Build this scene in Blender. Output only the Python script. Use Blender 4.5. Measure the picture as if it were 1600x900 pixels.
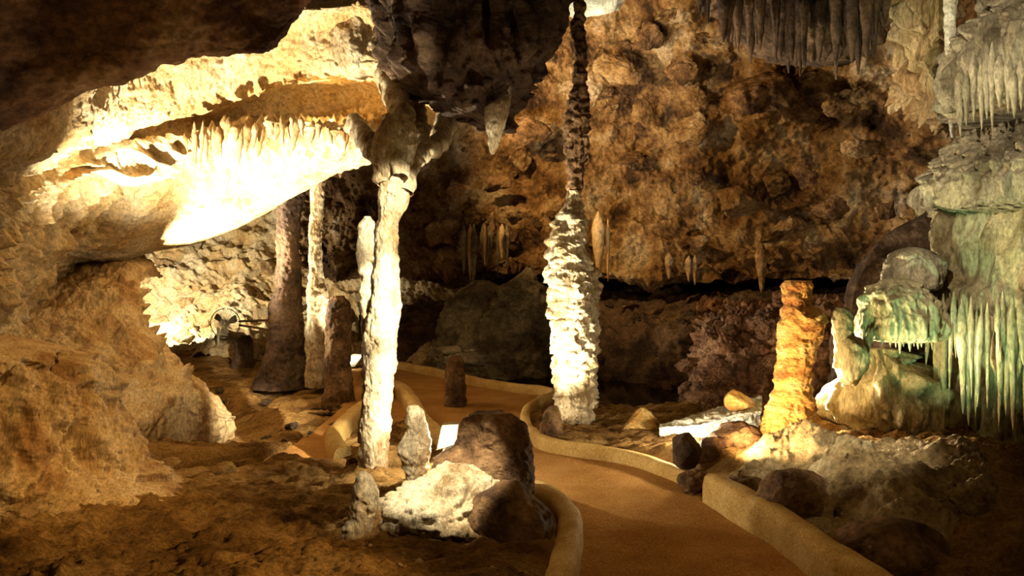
import bpy, math, random
import numpy as np
random.seed(7)
for o in list(bpy.data.objects): bpy.data.objects.remove(o)
S = bpy.context.scene
COL = S.collection
F = 1250.0; CH = 1.7; HOR = 400.0

def at(u, v, Y):
    """point of the cave seen at column u, row v of the 1600x900 frame, Y metres into the cave"""
    return ((u-800)/F*Y, Y, CH-(v-HOR)/F*Y)

# ------------------------------------------------------------ camera, world, lights
cam = bpy.data.cameras.new('camera'); co = bpy.data.objects.new('camera', cam); COL.objects.link(co)
co.location = (0, 0, CH); co.rotation_euler = (math.pi/2, 0, 0)
cam.sensor_width = 36; cam.lens = 36*F/1600; cam.shift_y = -50/1600; cam.clip_end = 100
S.camera = co
S.view_settings.view_transform = 'Standard'; S.view_settings.look = 'None'
S.view_settings.gamma = 1; S.view_settings.use_curve_mapping = False
S.view_settings.exposure = 0.28
S.cycles.max_bounces = 5; S.cycles.diffuse_bounces = 3; S.cycles.sample_clamp_indirect = 4
w = bpy.data.worlds.new('world'); S.world = w; w.use_nodes = True
w.node_tree.nodes['Background'].inputs[0].default_value = (1.0, 0.72, 0.42, 1)
w.node_tree.nodes['Background'].inputs[1].default_value = 0.006

WARM = (1.0, 0.78, 0.42); GOLD = (1.0, 0.60, 0.20); PALE = (1.0, 0.86, 0.58)
def point(loc, power, color=WARM, r=0.04, name='lamp_or_fill'):
    l = bpy.data.lights.new(name, 'POINT'); l.energy = power; l.color = color; l.shadow_soft_size = r
    o = bpy.data.objects.new(name, l); COL.objects.link(o); o.location = loc; return o
def spot(loc, aim, power, angle, color=WARM, blend=0.5, r=0.04, name='lamp_or_fill'):
    from mathutils import Vector
    l = bpy.data.lights.new(name, 'SPOT'); l.energy = power; l.color = color; l.shadow_soft_size = r
    l.spot_size = math.radians(angle); l.spot_blend = blend
    o = bpy.data.objects.new(name, l); COL.objects.link(o); o.location = loc
    d = Vector(aim)-Vector(loc); o.rotation_euler = d.to_track_quat('-Z', 'Y').to_euler(); return o

# vault lamps, behind the left rocks
spot(at(128, 612, 6.7), at(400, 95, 8.6), 2400, 84, PALE, .8)
spot(at(50, 612, 5.75), at(90, 250, 6.3), 330, 105, WARM, .9)  # added to brighten the left wall
spot(at(205, 470, 9.95), at(430, 290, 9.4), 1900, 104, PALE, .6)
point(at(520, 186, 8.55), 14, GOLD, .03)  # fill light added inside the recess, no lamp there
spot(at(205, 448, 13.4), at(330, 440, 15.6), 600, 125, PALE, .5, .05)
spot(at(540, 560, 9.95), at(498, 380, 10.2), 240, 56, PALE, .6)
spot(at(150, 640, 6.3), at(200, 520, 7.9), 40, 90, WARM, .8, .03)  # added to light the rock buttress
# lit cluster: floodlight, plus spots added out of frame and behind its rocks
for v_, w_ in ((335, 3200), (470, 6500), (620, 4200)): spot((1.25, 2.5, 2.95), at(600, v_, 5.95), w_, 10, PALE, .8, .03)
spot((-.45, 3.4, 3.35), at(656, 700, 5.45), 900, 6, PALE, .5, .02)
spot((.6, 3.1, 3.2), at(574, 785, 4.5), 420, 5.5, PALE, .6, .02)
spot((-.8, 3.2, 3.3), at(694, 735, 5.1), 900, 5.5, PALE, .7, .02)
spot((-0.45, 3.4, 3.4), at(700, 768, 4.85), 1700, 16, PALE, .5, .02)
point(at(697, 684, 5.66), 45, PALE, .02)
spot(at(728, 700, 5.72), at(610, 195, 6.6), 620, 20, PALE, .8, .03)
spot(at(752, 700, 5.9), at(776, 210, 7.0), 420, 4.6, PALE, .4, .02)
spot(at(905, 70, 9.0), at(925, -10, 9.6), 10, 90, (.85, 1, .75), .8, .02)  # added behind the column to brighten the slab
# centre column, lamps behind the boulder and behind the small cone stone
spot(at(752, 676, 6.6), at(888, 470, 7.7), 900, 62, PALE, .5, .02)
spot(at(852, 672, 7.36), at(892, 520, 7.7), 14, 130, PALE, .5, .02)
# back wall
spot(at(655, 120, 10.6), at(1000, 210, 12.8), 680, 105, GOLD, .6, .05)
spot(at(760, 170, 9.0), at(1030, 130, 13), 560, 30, PALE, .9, .05)  # extra spot added to brighten a pale patch of wall
# right side: lamps behind the orange stalagmite and stones, spots added overhead
spot(at(1132, 700, 5.6), at(1240, 560, 6.2), 190, 120, (1, .66, .30), .7, .03)
spot(at(1242, 600, 6.62), at(1410, 540, 5.7), 240, 150, PALE, .5, .03)
spot((1.1, 3.3, 3.7), at(1310, 720, 5.5), 760, 19, PALE, .8, .03)  # added to brighten the slope
spot(at(1375, 700, 5.1), at(1500, 440, 5.9), 95, 80, (0.50, 1.0, 0.52), .8, .03)
spot((2.0, 3.0, 3.6), at(1545, 110, 6.4), 330, 44, PALE, .8, .03)  # added to brighten the drapery
spot((0.85, 3.2, 3.4), at(1520, 430, 6.2), 430, 21, PALE, .8, .03)  # added to brighten the cascade
point(at(1070, 682, 6.45), 40, PALE, .03)
# warm fill spots added out of frame for brow, mound, ground and path
spot((-2.3, 2.2, 1.5), (-1.6, 4.9, 3.4), 45, 80, GOLD, .9, .05)
spot((-1.5, 3.85, 3.75), at(100, 655, 5.2), 230, 48, GOLD, .8, .04)
spot((2.25, 2.6, 1.95), (-2.3, 4.3, .1), 620, 27, GOLD, .9, .04)
spot((1.0, 2.0, 3.6), at(900, 720, 6.6), 90, 80, GOLD, .8, .1)

# ------------------------------------------------------------ noise
def _h(ix, iy, iz, s):
    n = (ix*374761393 + iy*668265263 + iz*2147483647 + s*1274126177) & 0xffffffff
    n = ((n ^ (n >> 13))*1274126177) & 0xffffffff
    n = (n ^ (n >> 16)) & 0xffffffff
    return n
def vn(p, s=0):
    """gradient noise -1..1 at points p (n,3)"""
    i = np.floor(p).astype(np.int64); f = p-i; u = f*f*f*(f*(f*6-15)+10)
    out = np.zeros(len(p))
    for dx in (0, 1):
        wx = u[:, 0] if dx else 1-u[:, 0]
        for dy in (0, 1):
            wy = u[:, 1] if dy else 1-u[:, 1]
            for dz in (0, 1):
                wz = u[:, 2] if dz else 1-u[:, 2]
                h = _h(i[:, 0]+dx, i[:, 1]+dy, i[:, 2]+dz, s)
                gx = (h & 255)/127.5-1; gy = ((h >> 8) & 255)/127.5-1; gz = ((h >> 16) & 255)/127.5-1
                out += wx*wy*wz*(gx*(f[:, 0]-dx)+gy*(f[:, 1]-dy)+gz*(f[:, 2]-dz))
    return out*1.1
def fbm(p, o=4, s=0, g=.5):
    a = 1; r = 0
    for k in range(o): r = r+a*vn(p*2.03**k+k*7.3, s+k); a *= g
    return r
def ridge(p, o=3, s=0, g=.5):
    a = 1; r = 0
    for k in range(o): r = r+a*(1-2*np.abs(vn(p*2.1**k+k*3.1, s+k))); a *= g
    return r*.6
def worley(p, s=0):
    """distance to nearest and second nearest feature"""
    i = np.floor(p).astype(np.int64); d1 = np.full(len(p), 9.); d2 = d1.copy()
    for dx in (-1, 0, 1):
        for dy in (-1, 0, 1):
            for dz in (-1, 0, 1):
                c = i+np.array((dx, dy, dz)); h = _h(c[:, 0], c[:, 1], c[:, 2], s)
                q = c+np.stack([(h & 255)/255, ((h >> 8) & 255)/255, ((h >> 16) & 255)/255], 1)
                d = np.sqrt(((q-p)**2).sum(1))
                m = d < d1; d2 = np.where(m, d1, np.minimum(d2, d)); d1 = np.where(m, d, d1)
    return d1, d2
sc3 = lambda p, a, b, c: p*np.array((a, b, c), float)
def sst(a, b, x):
    t = np.clip((x-a)/(b-a), 0, 1); return t*t*(3-2*t)

# ------------------------------------------------------------ mesh helpers
def link(name, P, faces, m, parent=None, kind=None, smooth=True):
    me = bpy.data.meshes.new(name); P = np.asarray(P, np.float32); fa = np.asarray(faces, np.int32)
    if fa.ndim == 2:
        k = fa.shape[1]; me.vertices.add(len(P)); me.vertices.foreach_set('co', P.ravel())
        me.loops.add(fa.size); me.loops.foreach_set('vertex_index', fa.ravel())
        me.polygons.add(len(fa)); me.polygons.foreach_set('loop_start', np.arange(0, fa.size, k, dtype=np.int32))
        me.update(calc_edges=True)
    me.polygons.foreach_set('use_smooth', [smooth]*len(me.polygons))
    me.materials.append(m); o = bpy.data.objects.new(name, me); COL.objects.link(o)
    if parent: o.parent = parent
    if kind: o['kind'] = kind
    return o
def tag(o, label, cat, group=None):
    o['label'] = label; o['category'] = cat
    if group: o['group'] = group
    return o
def grid_faces(nr, nc, wrap=False):
    r = np.arange(nr-1)[:, None]; c = np.arange(nc if wrap else nc-1)[None]
    c2 = (c+1) % nc
    return np.stack([r*nc+c, r*nc+c2, (r+1)*nc+c2, (r+1)*nc+c], -1).reshape(-1, 4)
def catmull(A, n):
    """A (k,...) resampled to n along axis 0"""
    A = np.asarray(A, float); k = len(A); t = np.linspace(0, k-1, n); i = np.clip(t.astype(int), 0, k-2)
    f = (t-i).reshape((-1,)+(1,)*(A.ndim-1))
    E = np.concatenate([2*A[:1]-A[1:2], A, 2*A[-1:]-A[-2:-1]])
    p0, p1, p2, p3 = E[i], E[i+1], E[i+2], E[i+3]
    return .5*(2*p1+(p2-p0)*f+(2*p0-5*p1+4*p2-p3)*f**2+(3*p1-p0-3*p2+p3)*f**3)
def normals(G):
    du = np.gradient(G, axis=1); dv = np.gradient(G, axis=0); n = np.cross(du, dv)
    return n/np.maximum(np.linalg.norm(n, axis=-1, keepdims=True), 1e-9)
def sheet(name, rows, nr, nc, disp, m, parent=None, kind='structure', raw=False, flip=False):
    """rows of (u,v,Y) control points -> a rock surface with relief; disp(P, s, t) metres towards the viewer"""
    C = np.array([[r if raw else at(*r) for r in catmull(np.array(row, float), 12)] for row in rows], float)
    G = catmull(catmull(C, nr).transpose(1, 0, 2), nc).transpose(1, 0, 2)
    N = normals(G); 
    if flip: N = -N
    P = G.reshape(-1, 3); s, t = np.meshgrid(np.linspace(0, 1, nr), np.linspace(0, 1, nc), indexing='ij')
    d = disp(P, s.ravel(), t.ravel())
    P = P+N.reshape(-1, 3)*d[:, None]
    return link(name, P, grid_faces(nr, nc), m, parent, kind)
def prof(name, Y, pr, m, disp=None, nr=None, nc=96, depth=1.0, parent=None, seg=None, lean=0, kind=None, capb=True):
    """a column, stalagmite or hanging stone from its outline: (v, left, right) rows at Y metres; round in plan"""
    pr = np.array(pr, float)
    v0, v1 = pr[0, 0], pr[-1, 0]
    nr = nr or int(max(16, min(260, abs(v1-v0)*.75)))
    t = np.linspace(0, 1, nr)
    # sample evenly in v, smooth
    vs = v0+(v1-v0)*t
    def sm(col):
        y = np.interp(vs, pr[:, 0], pr[:, col]) if v1 > v0 else np.interp(-vs, -pr[:, 0], pr[:, col])
        k = max(1, nr//40); ker = np.ones(2*k+1)/(2*k+1)
        return np.convolve(np.pad(y, k, mode='edge'), ker, 'valid')
    L, R = sm(1), sm(2)
    Yc = Y+lean*t
    cx = ((L+R)/2-800)/F*Yc; rad = np.maximum((R-L)/2/F*Yc, .002); z = CH-(vs-HOR)/F*Yc
    a = np.linspace(0, 2*np.pi, nc, endpoint=False)
    D = np.stack([np.cos(a), np.sin(a)*depth], 1)
    C = np.stack([cx, Yc+rad*depth*0, z], 1)
    P = C[:, None, :]+np.concatenate([rad[:, None, None]*D[None], np.zeros((nr, nc, 1))], 2)
    N = np.broadcast_to(np.concatenate([D/np.linalg.norm(D, axis=1, keepdims=True), np.zeros((nc, 1))], 1)[None], P.shape)
    Pf = P.reshape(-1, 3); T = np.repeat(t, nc); A = np.tile(a, nr); RR = np.repeat(rad, nc)
    if disp is not None:
        d = disp(Pf, T, A, RR); Pf = Pf+N.reshape(-1, 3)*d[:, None]
    Pf = np.concatenate([Pf, [Pf[:nc].mean(0), Pf[-nc:].mean(0)]])
    q = grid_faces(nr, nc, True)
    k = np.arange(nc); k2 = (k+1) % nc; n = nr*nc
    cap = np.stack([np.full(nc, n), k2, k, np.full(nc, n)], 1)
    capb_ = np.stack([np.full(nc, n+1), (nr-1)*nc+k, (nr-1)*nc+k2, np.full(nc, n+1)], 1)
    tri = np.concatenate([q[:, [0, 1, 2]], q[:, [0, 2, 3]], cap[:, :3], capb_[:, :3]])
    if v1 > v0: tri = tri[:, ::-1]
    return link(name, Pf, tri, m, parent, kind)
_ico = {}
def ico(n):
    if n not in _ico:
        import bmesh
        bm = bmesh.new(); bmesh.ops.create_icosphere(bm, subdivisions=n, radius=1)
        _ico[n] = (np.array([v.co[:] for v in bm.verts]), np.array([[v.index for v in f.verts] for f in bm.faces])); bm.free()
    return _ico[n]
def rock(name, loc, size, m, seed=0, sub=4, rough=.18, fine=.03, cut=.5, rot=0, parent=None, flat=.0):
    """an angular or rounded stone: a ball cut by planes, then worn"""
    V, Fc = ico(sub); V = V.copy(); rs = np.random.RandomState(seed)
    for k in range(9):
        n = rs.normal(size=3); n /= np.linalg.norm(n); h = 1-cut*rs.uniform(.25, .8)
        d = V@n-h; V = V-np.where(d > 0, d, 0)[:, None]*n*.85
    if flat: V[:, 2] = np.maximum(V[:, 2], -flat)
    c, s_ = math.cos(rot), math.sin(rot)
    q = V+seed*3.7
    ln = V/np.linalg.norm(V, axis=1, keepdims=True)
    V = V+ln*(fbm(q*1.4, 3, seed)*rough+fbm(q*7, 3, seed+5)*fine)[:, None]
    V = V*np.array(size)
    V = np.stack([V[:, 0]*c-V[:, 1]*s_, V[:, 0]*s_+V[:, 1]*c, V[:, 2]], 1)+np.array(loc)
    return link(name, V, Fc, m, parent)
def group_root(name, loc):
    o = bpy.data.objects.new(name, None); COL.objects.link(o); o.location = (0, 0, 0); return o

def stal(name, u, v0, v1, Y, r, m, parent, seed, nc=14, nr=14, lean=0, fwd=0):
    h = v1-v0; pr = [(v0+h*t, u+lean*t-r*w_, u+lean*t+r*w_) for t, w_ in ((0, .08), (.1, .55), (.25, 1), (.45, .85), (.7, .55), (.9, .32), (1, .08))]
    return prof(name, Y, pr, m, d_col(.012, .004, .012, .004, s=seed, fl=18), nr=nr, nc=nc, parent=parent, lean=fwd)

# ------------------------------------------------------------ materials
def mat(name, cols, scale=2.0, bump=.4, bscale=18, rough=.85, stretch=(1, 1, 1), pits=0.0, spec=.25, contrast=(.38, .62), bdist=.06):
    m = bpy.data.materials.new(name); m.use_nodes = True; nt = m.node_tree; N = nt.nodes; L = nt.links
    bs = N['Principled BSDF']; bs.inputs['Roughness'].default_value = rough
    bs.inputs['Specular IOR Level'].default_value = spec
    tc = N.new('ShaderNodeTexCoord'); mp = N.new('ShaderNodeMapping'); mp.inputs['Scale'].default_value = stretch
    L.new(tc.outputs['Object'], mp.inputs['Vector'])
    n1 = N.new('ShaderNodeTexNoise'); n1.inputs['Scale'].default_value = scale; n1.inputs['Detail'].default_value = 8; n1.inputs['Roughness'].default_value = .65
    L.new(mp.outputs[0], n1.inputs['Vector'])
    r = N.new('ShaderNodeValToRGB'); e = r.color_ramp.elements
    k = len(cols)
    for i in range(k-2): e.new(.5)
    for i, c in enumerate(cols):
        e[i].position = contrast[0]+(contrast[1]-contrast[0])*i/(k-1); e[i].color = (*c, 1)
    L.new(n1.outputs['Fac'], r.inputs[0])
    # fine grain on top
    n2 = N.new('ShaderNodeTexNoise'); n2.inputs['Scale'].default_value = bscale*1.7; n2.inputs['Detail'].default_value = 6; n2.inputs['Roughness'].default_value = .7
    L.new(mp.outputs[0], n2.inputs['Vector'])
    mr = N.new('ShaderNodeMapRange'); mr.inputs[1].default_value = .3; mr.inputs[2].default_value = .7; mr.inputs[3].default_value = .42; mr.inputs[4].default_value = 1.35
    L.new(n2.outputs['Fac'], mr.inputs[0])
    mx = N.new('ShaderNodeMix'); mx.data_type = 'RGBA'; mx.blend_type = 'MULTIPLY'; mx.inputs['Factor'].default_value = 1
    L.new(r.outputs[0], mx.inputs[6]); L.new(mr.outputs[0], mx.inputs[7]); out = mx.outputs[2]
    if pits:
        vo = N.new('ShaderNodeTexNoise'); vo.inputs['Scale'].default_value = scale*4.3; vo.inputs['Detail'].default_value = 5; vo.inputs['Roughness'].default_value = .7
        L.new(tc.outputs['Object'], vo.inputs['Vector'])
        pr = N.new('ShaderNodeMapRange'); pr.inputs[1].default_value = .60; pr.inputs[2].default_value = .70; pr.inputs[3].default_value = 1; pr.inputs[4].default_value = 1-pits
        L.new(vo.outputs['Fac'], pr.inputs[0])
        m2 = N.new('ShaderNodeMix'); m2.data_type = 'RGBA'; m2.blend_type = 'MULTIPLY'; m2.inputs['Factor'].default_value = 1
        L.new(out, m2.inputs[6]); L.new(pr.outputs[0], m2.inputs[7]); out = m2.outputs[2]
    L.new(out, bs.inputs['Base Color'])
    b = N.new('ShaderNodeBump'); b.inputs['Strength'].default_value = bump; b.inputs['Distance'].default_value = bdist
    n3 = N.new('ShaderNodeTexNoise'); n3.inputs['Scale'].default_value = bscale; n3.inputs['Detail'].default_value = 9; n3.inputs['Roughness'].default_value = .68
    L.new(mp.outputs[0], n3.inputs['Vector']); L.new(n3.outputs['Fac'], b.inputs['Height']); n4 = N.new('ShaderNodeTexNoise'); n4.noise_type = 'RIDGED_MULTIFRACTAL'; n4.inputs['Scale'].default_value = bscale*.32; n4.inputs['Detail'].default_value = 7; n4.inputs['Roughness'].default_value = .6
    L.new(mp.outputs[0], n4.inputs['Vector'])
    b2 = N.new('ShaderNodeBump'); b2.inputs['Strength'].default_value = bump*.8; b2.inputs['Distance'].default_value = bdist*.9; b2.invert = True
    L.new(n4.outputs['Fac'], b2.inputs['Height']); L.new(b.outputs[0], b2.inputs['Normal']); L.new(b2.outputs[0], bs.inputs['Normal'])
    return m
M_vault = mat('pale_vault_rock', [(.42, .24, .09), (.60, .42, .20), (.68, .54, .34), (.72, .62, .44)], 1.6, .85, 14, pits=.5, contrast=(.3, .7))
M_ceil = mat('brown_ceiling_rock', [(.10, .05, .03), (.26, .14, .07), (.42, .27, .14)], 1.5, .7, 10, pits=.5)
M_flow = mat('tan_flowstone', [(.36, .20, .08), (.55, .38, .19), (.66, .50, .30)], 1.8, .6, 22, stretch=(1.6, 1.6, .5), pits=.3)
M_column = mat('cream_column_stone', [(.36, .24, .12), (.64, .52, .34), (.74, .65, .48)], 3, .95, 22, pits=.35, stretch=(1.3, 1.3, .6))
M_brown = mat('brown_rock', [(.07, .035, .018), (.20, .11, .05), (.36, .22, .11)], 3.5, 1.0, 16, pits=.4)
M_dark = mat('dark_or_unlit_rock', [(.035, .022, .015), (.09, .055, .035), (.16, .10, .06)], 2.5, .7, 16)  # also stands in for shade on rock that is merely unlit
M_back = mat('orange_back_wall_rock', [(.06, .03, .015), (.24, .13, .05), (.42, .27, .13), (.58, .46, .32)], 1.3, .9, 9, pits=.75, bdist=.12)
M_ground = mat('ochre_earth', [(.16, .085, .03), (.32, .18, .06), (.42, .26, .10)], 1.7, .8, 26, pits=.5, stretch=(1, 2, 1), rough=1, spec=.05)
M_path = mat('orange_sand_path', [(.34, .17, .055), (.40, .21, .07), (.46, .25, .09)], 2.2, .4, 45, rough=1, spec=.0, bdist=.012)
M_kerb = mat('ochre_concrete', [(.46, .29, .09), (.55, .36, .12), (.60, .42, .17)], 5, .25, 50, bdist=.01)
M_orange = mat('orange_stalagmite_stone', [(.36, .15, .04), (.62, .36, .10), (.72, .52, .24)], 2.6, .7, 20, stretch=(1, 1, 1.8))
M_grey = mat('greyish_flowstone', [(.22, .18, .12), (.44, .38, .27), (.58, .50, .36)], 2.2, .7, 20, stretch=(1.5, 1.5, .6), pits=.3)
M_murk = mat('murky_flowstone', [(.07, .055, .035), (.17, .14, .09), (.32, .27, .17)], 2.2, .8, 16, pits=.4)
M_slope = mat('buff_pitted_flowstone', [(.13, .08, .035), (.36, .26, .13), (.52, .42, .25)], 3.0, .9, 18, pits=.7)
M_olive = mat('olive_flowstone', [(.24, .18, .09), (.46, .40, .24), (.60, .52, .34)], 2.0, .7, 18, stretch=(1.4, 1.4, .5), pits=.3)
M_white = mat('white_calcite', [(.60, .55, .42), (.78, .74, .62), (.8, .78, .7)], 5, .5, 30)
M_rubble = mat('reddish_rubble', [(.12, .055, .035), (.27, .14, .08), (.42, .26, .16)], 5, .8, 20)
def simple(name, c, rough=.5, metal=0, emit=None, es=0):
    m = bpy.data.materials.new(name); m.use_nodes = True; b = m.node_tree.nodes['Principled BSDF']
    n = m.node_tree.nodes.new('ShaderNodeTexNoise'); n.inputs['Scale'].default_value = 30
    mr = m.node_tree.nodes.new('ShaderNodeMapRange'); mr.inputs[3].default_value = max(rough-.1, 0); mr.inputs[4].default_value = min(rough+.1, 1)
    m.node_tree.links.new(n.outputs['Fac'], mr.inputs[0]); m.node_tree.links.new(mr.outputs[0], b.inputs['Roughness'])
    b.inputs['Base Color'].default_value = (*c, 1); b.inputs['Metallic'].default_value = metal
    if emit: b.inputs['Emission Color'].default_value = (*emit, 1); b.inputs['Emission Strength'].default_value = es
    return m
M_metal = simple('grey_metal', (.34, .28, .18), .5, .2)
M_cable = simple('brown_rail', (.16, .08, .04), .6)
M_lens = simple('lit_lamp_glass', (1, 1, 1), .3, 0, (1, .93, .72), 9)
M_water = bpy.data.materials.new('still_dark_water'); M_water.use_nodes = True
_b = M_water.node_tree.nodes['Principled BSDF']; _b.inputs['Base Color'].default_value = (.012, .010, .007, 1); _b.inputs['Roughness'].default_value = .06
_n = M_water.node_tree.nodes.new('ShaderNodeTexNoise'); _n.inputs['Scale'].default_value = 3; _bu = M_water.node_tree.nodes.new('ShaderNodeBump')
_bu.inputs['Strength'].default_value = .06; M_water.node_tree.links.new(_n.outputs['Fac'], _bu.inputs['Height']); M_water.node_tree.links.new(_bu.outputs[0], _b.inputs['Normal'])

# ------------------------------------------------------------ relief recipes
def d_rough(a=.10, b=.035, c=.012, f=1.0, s=0):
    return lambda P, *_: fbm(P*1.1*f, 3, s)*a+ridge(P*4*f, 3, s+3)*b+fbm(P*17*f, 3, s+9)*c
def craggy(P, s=0, big=.35, f=.9):
    d1, d2 = worley(sc3(P, f, f, f*1.15)+fbm(P*.8, 2, s)[:, None]*.35, s)
    e1, e2 = worley(sc3(P, f*2.7, f*2.7, f*3.4)+fbm(P*2, 2, s+4)[:, None]*.4, s+2)
    g1, g2 = worley(P*(f*7), s+6); return (.55-d1)*big+(.5-e1)*big*.42+(.5-g1)*big*.16*(fbm(P*1.3, 2, s+8) > -.1)+ridge(P*5, 3, s+3)*.08+fbm(P*13, 4, s+7)*.05
def d_col(flute=.02, ledge=.02, lump=.03, fine=.006, fz=1.0, s=0, fl=7):
    def f(P, T, A, R):
        q = sc3(P, fl, fl, .9)
        return (fbm(q, 3, s)*flute + ledge*(np.abs(((P[:, 2]*6*fz+fbm(P*2.5, 2, s+1)*1.6) % 1)-.5)*-1.2+.3)
                + fbm(P*3.5, 3, s+2)*lump + fbm(P*22, 4, s+4)*fine*2-sst(.35, .6, fbm(P*9, 3, s+6))*fine*3)*np.minimum(1, R/.05)
    return f

# ------------------------------------------------------------ plan of path and ground
def gp(u, v, z=0): Y = (CH-z)*F/(v-HOR); return ((u-800)/F*Y, Y)
sm_ = lambda p: [tuple(q) for q in catmull(np.array(p), 70)]
kerbR1 = [gp(*q) for q in [(1560, 1120), (1400, 1000), (1262, 900), (1200, 850), (1145, 815), (1098, 785)]]
kerbR2 = [gp(*q) for q in [(1076, 764), (1020, 740), (960, 722), (890, 712), (838, 700), (815, 672), (817, 648), (838, 634), (858, 626), (848, 619), (800, 613), (740, 603), (680, 589), (620, 577), (570, 572)]]
leftE = [gp(*q) for q in [(520, 585), (553, 610), (548, 640), (500, 682), (430, 722), (300, 760)]]
isl = [gp(*q) for q in [(840, 1200), (885, 1000), (905, 900), (912, 850), (898, 815), (862, 792), (800, 770), (742, 738), (700, 700), (668, 665), (652, 638), (634, 619), (612, 614), (588, 624), (560, 648), (526, 678), (508, 704), (520, 732)]]
foreg = isl+[gp(*q) for q in [(440, 716), (380, 722), (200, 760), (-300, 800), (-900, 1400)]]
pathP = np.array(sm_(kerbR1)+sm_(kerbR2)+leftE+[gp(-200, 900), gp(-800, 1400), gp(1500, 1400)])
def smoothline(p, n): return catmull(np.array(p), n)
forP = np.array(list(map(tuple, smoothline(isl, 90)))+[tuple(q) for q in foreg[len(isl):]])
def inside(P, poly):
    x, y = P[:, 0], P[:, 1]; r = np.zeros(len(P), bool); n = len(poly)
    for i in range(n):
        x1, y1 = poly[i]; x2, y2 = poly[(i+1) % n]
        c = ((y1 > y) != (y2 > y)) & (x < (x2-x1)*(y-y1)/((y2-y1) or 1e-9)+x1); r ^= c
    return r
def dist(P, poly):
    d = np.full(len(P), 1e9); n = len(poly)
    for i in range(n):
        a = np.array(poly[i]); b = np.array(poly[(i+1) % n]); ab = b-a
        t = np.clip(((P-a)@ab)/max(ab@ab, 1e-9), 0, 1); d = np.minimum(d, np.linalg.norm(P-a-t[:, None]*ab, axis=1))
    return d
hp = [(600, 850, .12), (300, 850, .12), (0, 850, .16), (-200, 800, .3), (450, 738, .1), (200, 765, .14), (60, 770, .2), (600, 730, .12), (700, 800, .14), (780, 800, .14), (860, 850, .08), (540, 800, .1),
      (290, 668, -.42), (250, 690, -.4), (290, 700, -.4), (340, 702, -.3), (290, 716, .08), (380, 722, .06), (230, 720, .1), (340, 680, -.3), (450, 640, -.06), (350, 610, -.06), (450, 590, -.02), (300, 560, .05), (400, 700, -.12), (300, 530, .1), (480, 540, 0), (520, 620, -.03),
      (150, 700, .15), (560, 560, -.1), (900, 690, .06), (960, 695, .05), (1005, 672, .12), (1060, 690, .12), (900, 640, -.1), (1000, 620, -.5), (800, 600, -.5), (900, 580, -.5), (700, 576, -.4), (1000, 640, -.25),
      (1100, 640, .0), (1120, 700, .2), (1150, 740, .18), (1210, 700, .30), (1260, 690, .36), (1330, 720, .40), (1400, 780, .30), (1236, 765, .08), (1240, 845, .0), (1180, 800, .02), (1310, 860, 0), (1400, 895, 0), (1500, 960, 0), (1480, 760, .28), (1500, 900, .1), (1700, 800, .2), (1350, 650, .35), (1500, 700, .4),
      (-100, 560, .1), (100, 560, .1), (700, 560, -.4), (1100, 560, -.3), (1300, 560, .2)]
hx = np.array([(*gp(u, v, z), z) for u, v, z in hp])
def base_h(P):
    d = np.sqrt(((P[:, None, :]-hx[None, :, :2])**2).sum(2))+.12; wgt = d**-3.2
    return (wgt*hx[:, 2]).sum(1)/wgt.sum(1)
def ground_h(P):
    z = base_h(P); Q = np.concatenate([P, np.zeros((len(P), 1))], 1)
    e1, _ = worley(sc3(Q, 2.6, 5, 1)+fbm(Q*3, 2, 2)[:, None]*.5, 18); K = 1+.5*sst(1.5, 2.2, P[:, 0]); z = z+K*fbm(Q*1.6, 3, 11)*.05+K*(fbm(sc3(Q, 3, 8, 1), 4, 12)*.055+ridge(sc3(Q, 6, 13, 1), 3, 15)*.03+fbm(Q*28, 2, 17)*.010)-(e1 < .28)*(1-e1/.28)*.06
    z = z+.022*sst(-.03, .04, fbm(sc3(Q, 1.8, 6, 1), 4, 19))+.012*sst(-.02, .03, fbm(sc3(Q, 5, 16, 1)+3, 3, 23))-.02
    on = inside(P, pathP) & ~inside(P, forP)
    d = np.minimum(dist(P, pathP), dist(P, forP))
    return np.where(on, -.03-.1*sst(0, .1, d), np.where(d < .085, -.05, np.minimum(z, .05+.9*np.maximum(0, d-.12))))
# ground: finer near the viewer
ny, nx = 560, 520
ty = np.linspace(0, 1, ny); yy = 2.6+(ty**1.9)*15.5
Xg = np.linspace(-1, 1, nx)[None]*(yy[:, None]*.80+.8); Yg = np.repeat(yy[:, None], nx, 1)
PP = np.stack([Xg.ravel(), Yg.ravel()], 1)
Z = np.concatenate([ground_h(c) for c in np.array_split(PP, 12)])
link('floor', np.concatenate([PP, Z[:, None]], 1), grid_faces(ny, nx), M_ground, kind='structure')
# path
ny, nx = 220, 160
yy = 2.6+(np.linspace(0, 1, ny)**1.6)*11; Xg = np.linspace(-2.9, 2.9, nx)[None]+0*yy[:, None]; Yg = np.repeat(yy[:, None], nx, 1)
PP = np.stack([Xg.ravel(), Yg.ravel(), 0*Xg.ravel()], 1)
PP[:, 2] = fbm(PP*1.2, 2, 3)*.012+fbm(PP*12, 2, 5)*.004
dd = dist(PP[:, :2], pathP); keep = inside(PP[:, :2], pathP) | (dd < .14)
fc = grid_faces(ny, nx); fc = fc[keep[fc].all(1)]
tag(link('path', PP, fc, M_path, kind='structure'), 'orange sand path winding between the stone kerbs', 'path')
# pool
link_pool = (link('pool', [at(480, 590, 9)[:2]+(-.07,), (4.5, 7.2, -.07), (6, 16, -.07), (-3, 16, -.07)], [[0, 1, 2, 3]], M_water, kind='structure'))
del bpy.data.objects['path']['category']

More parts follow.
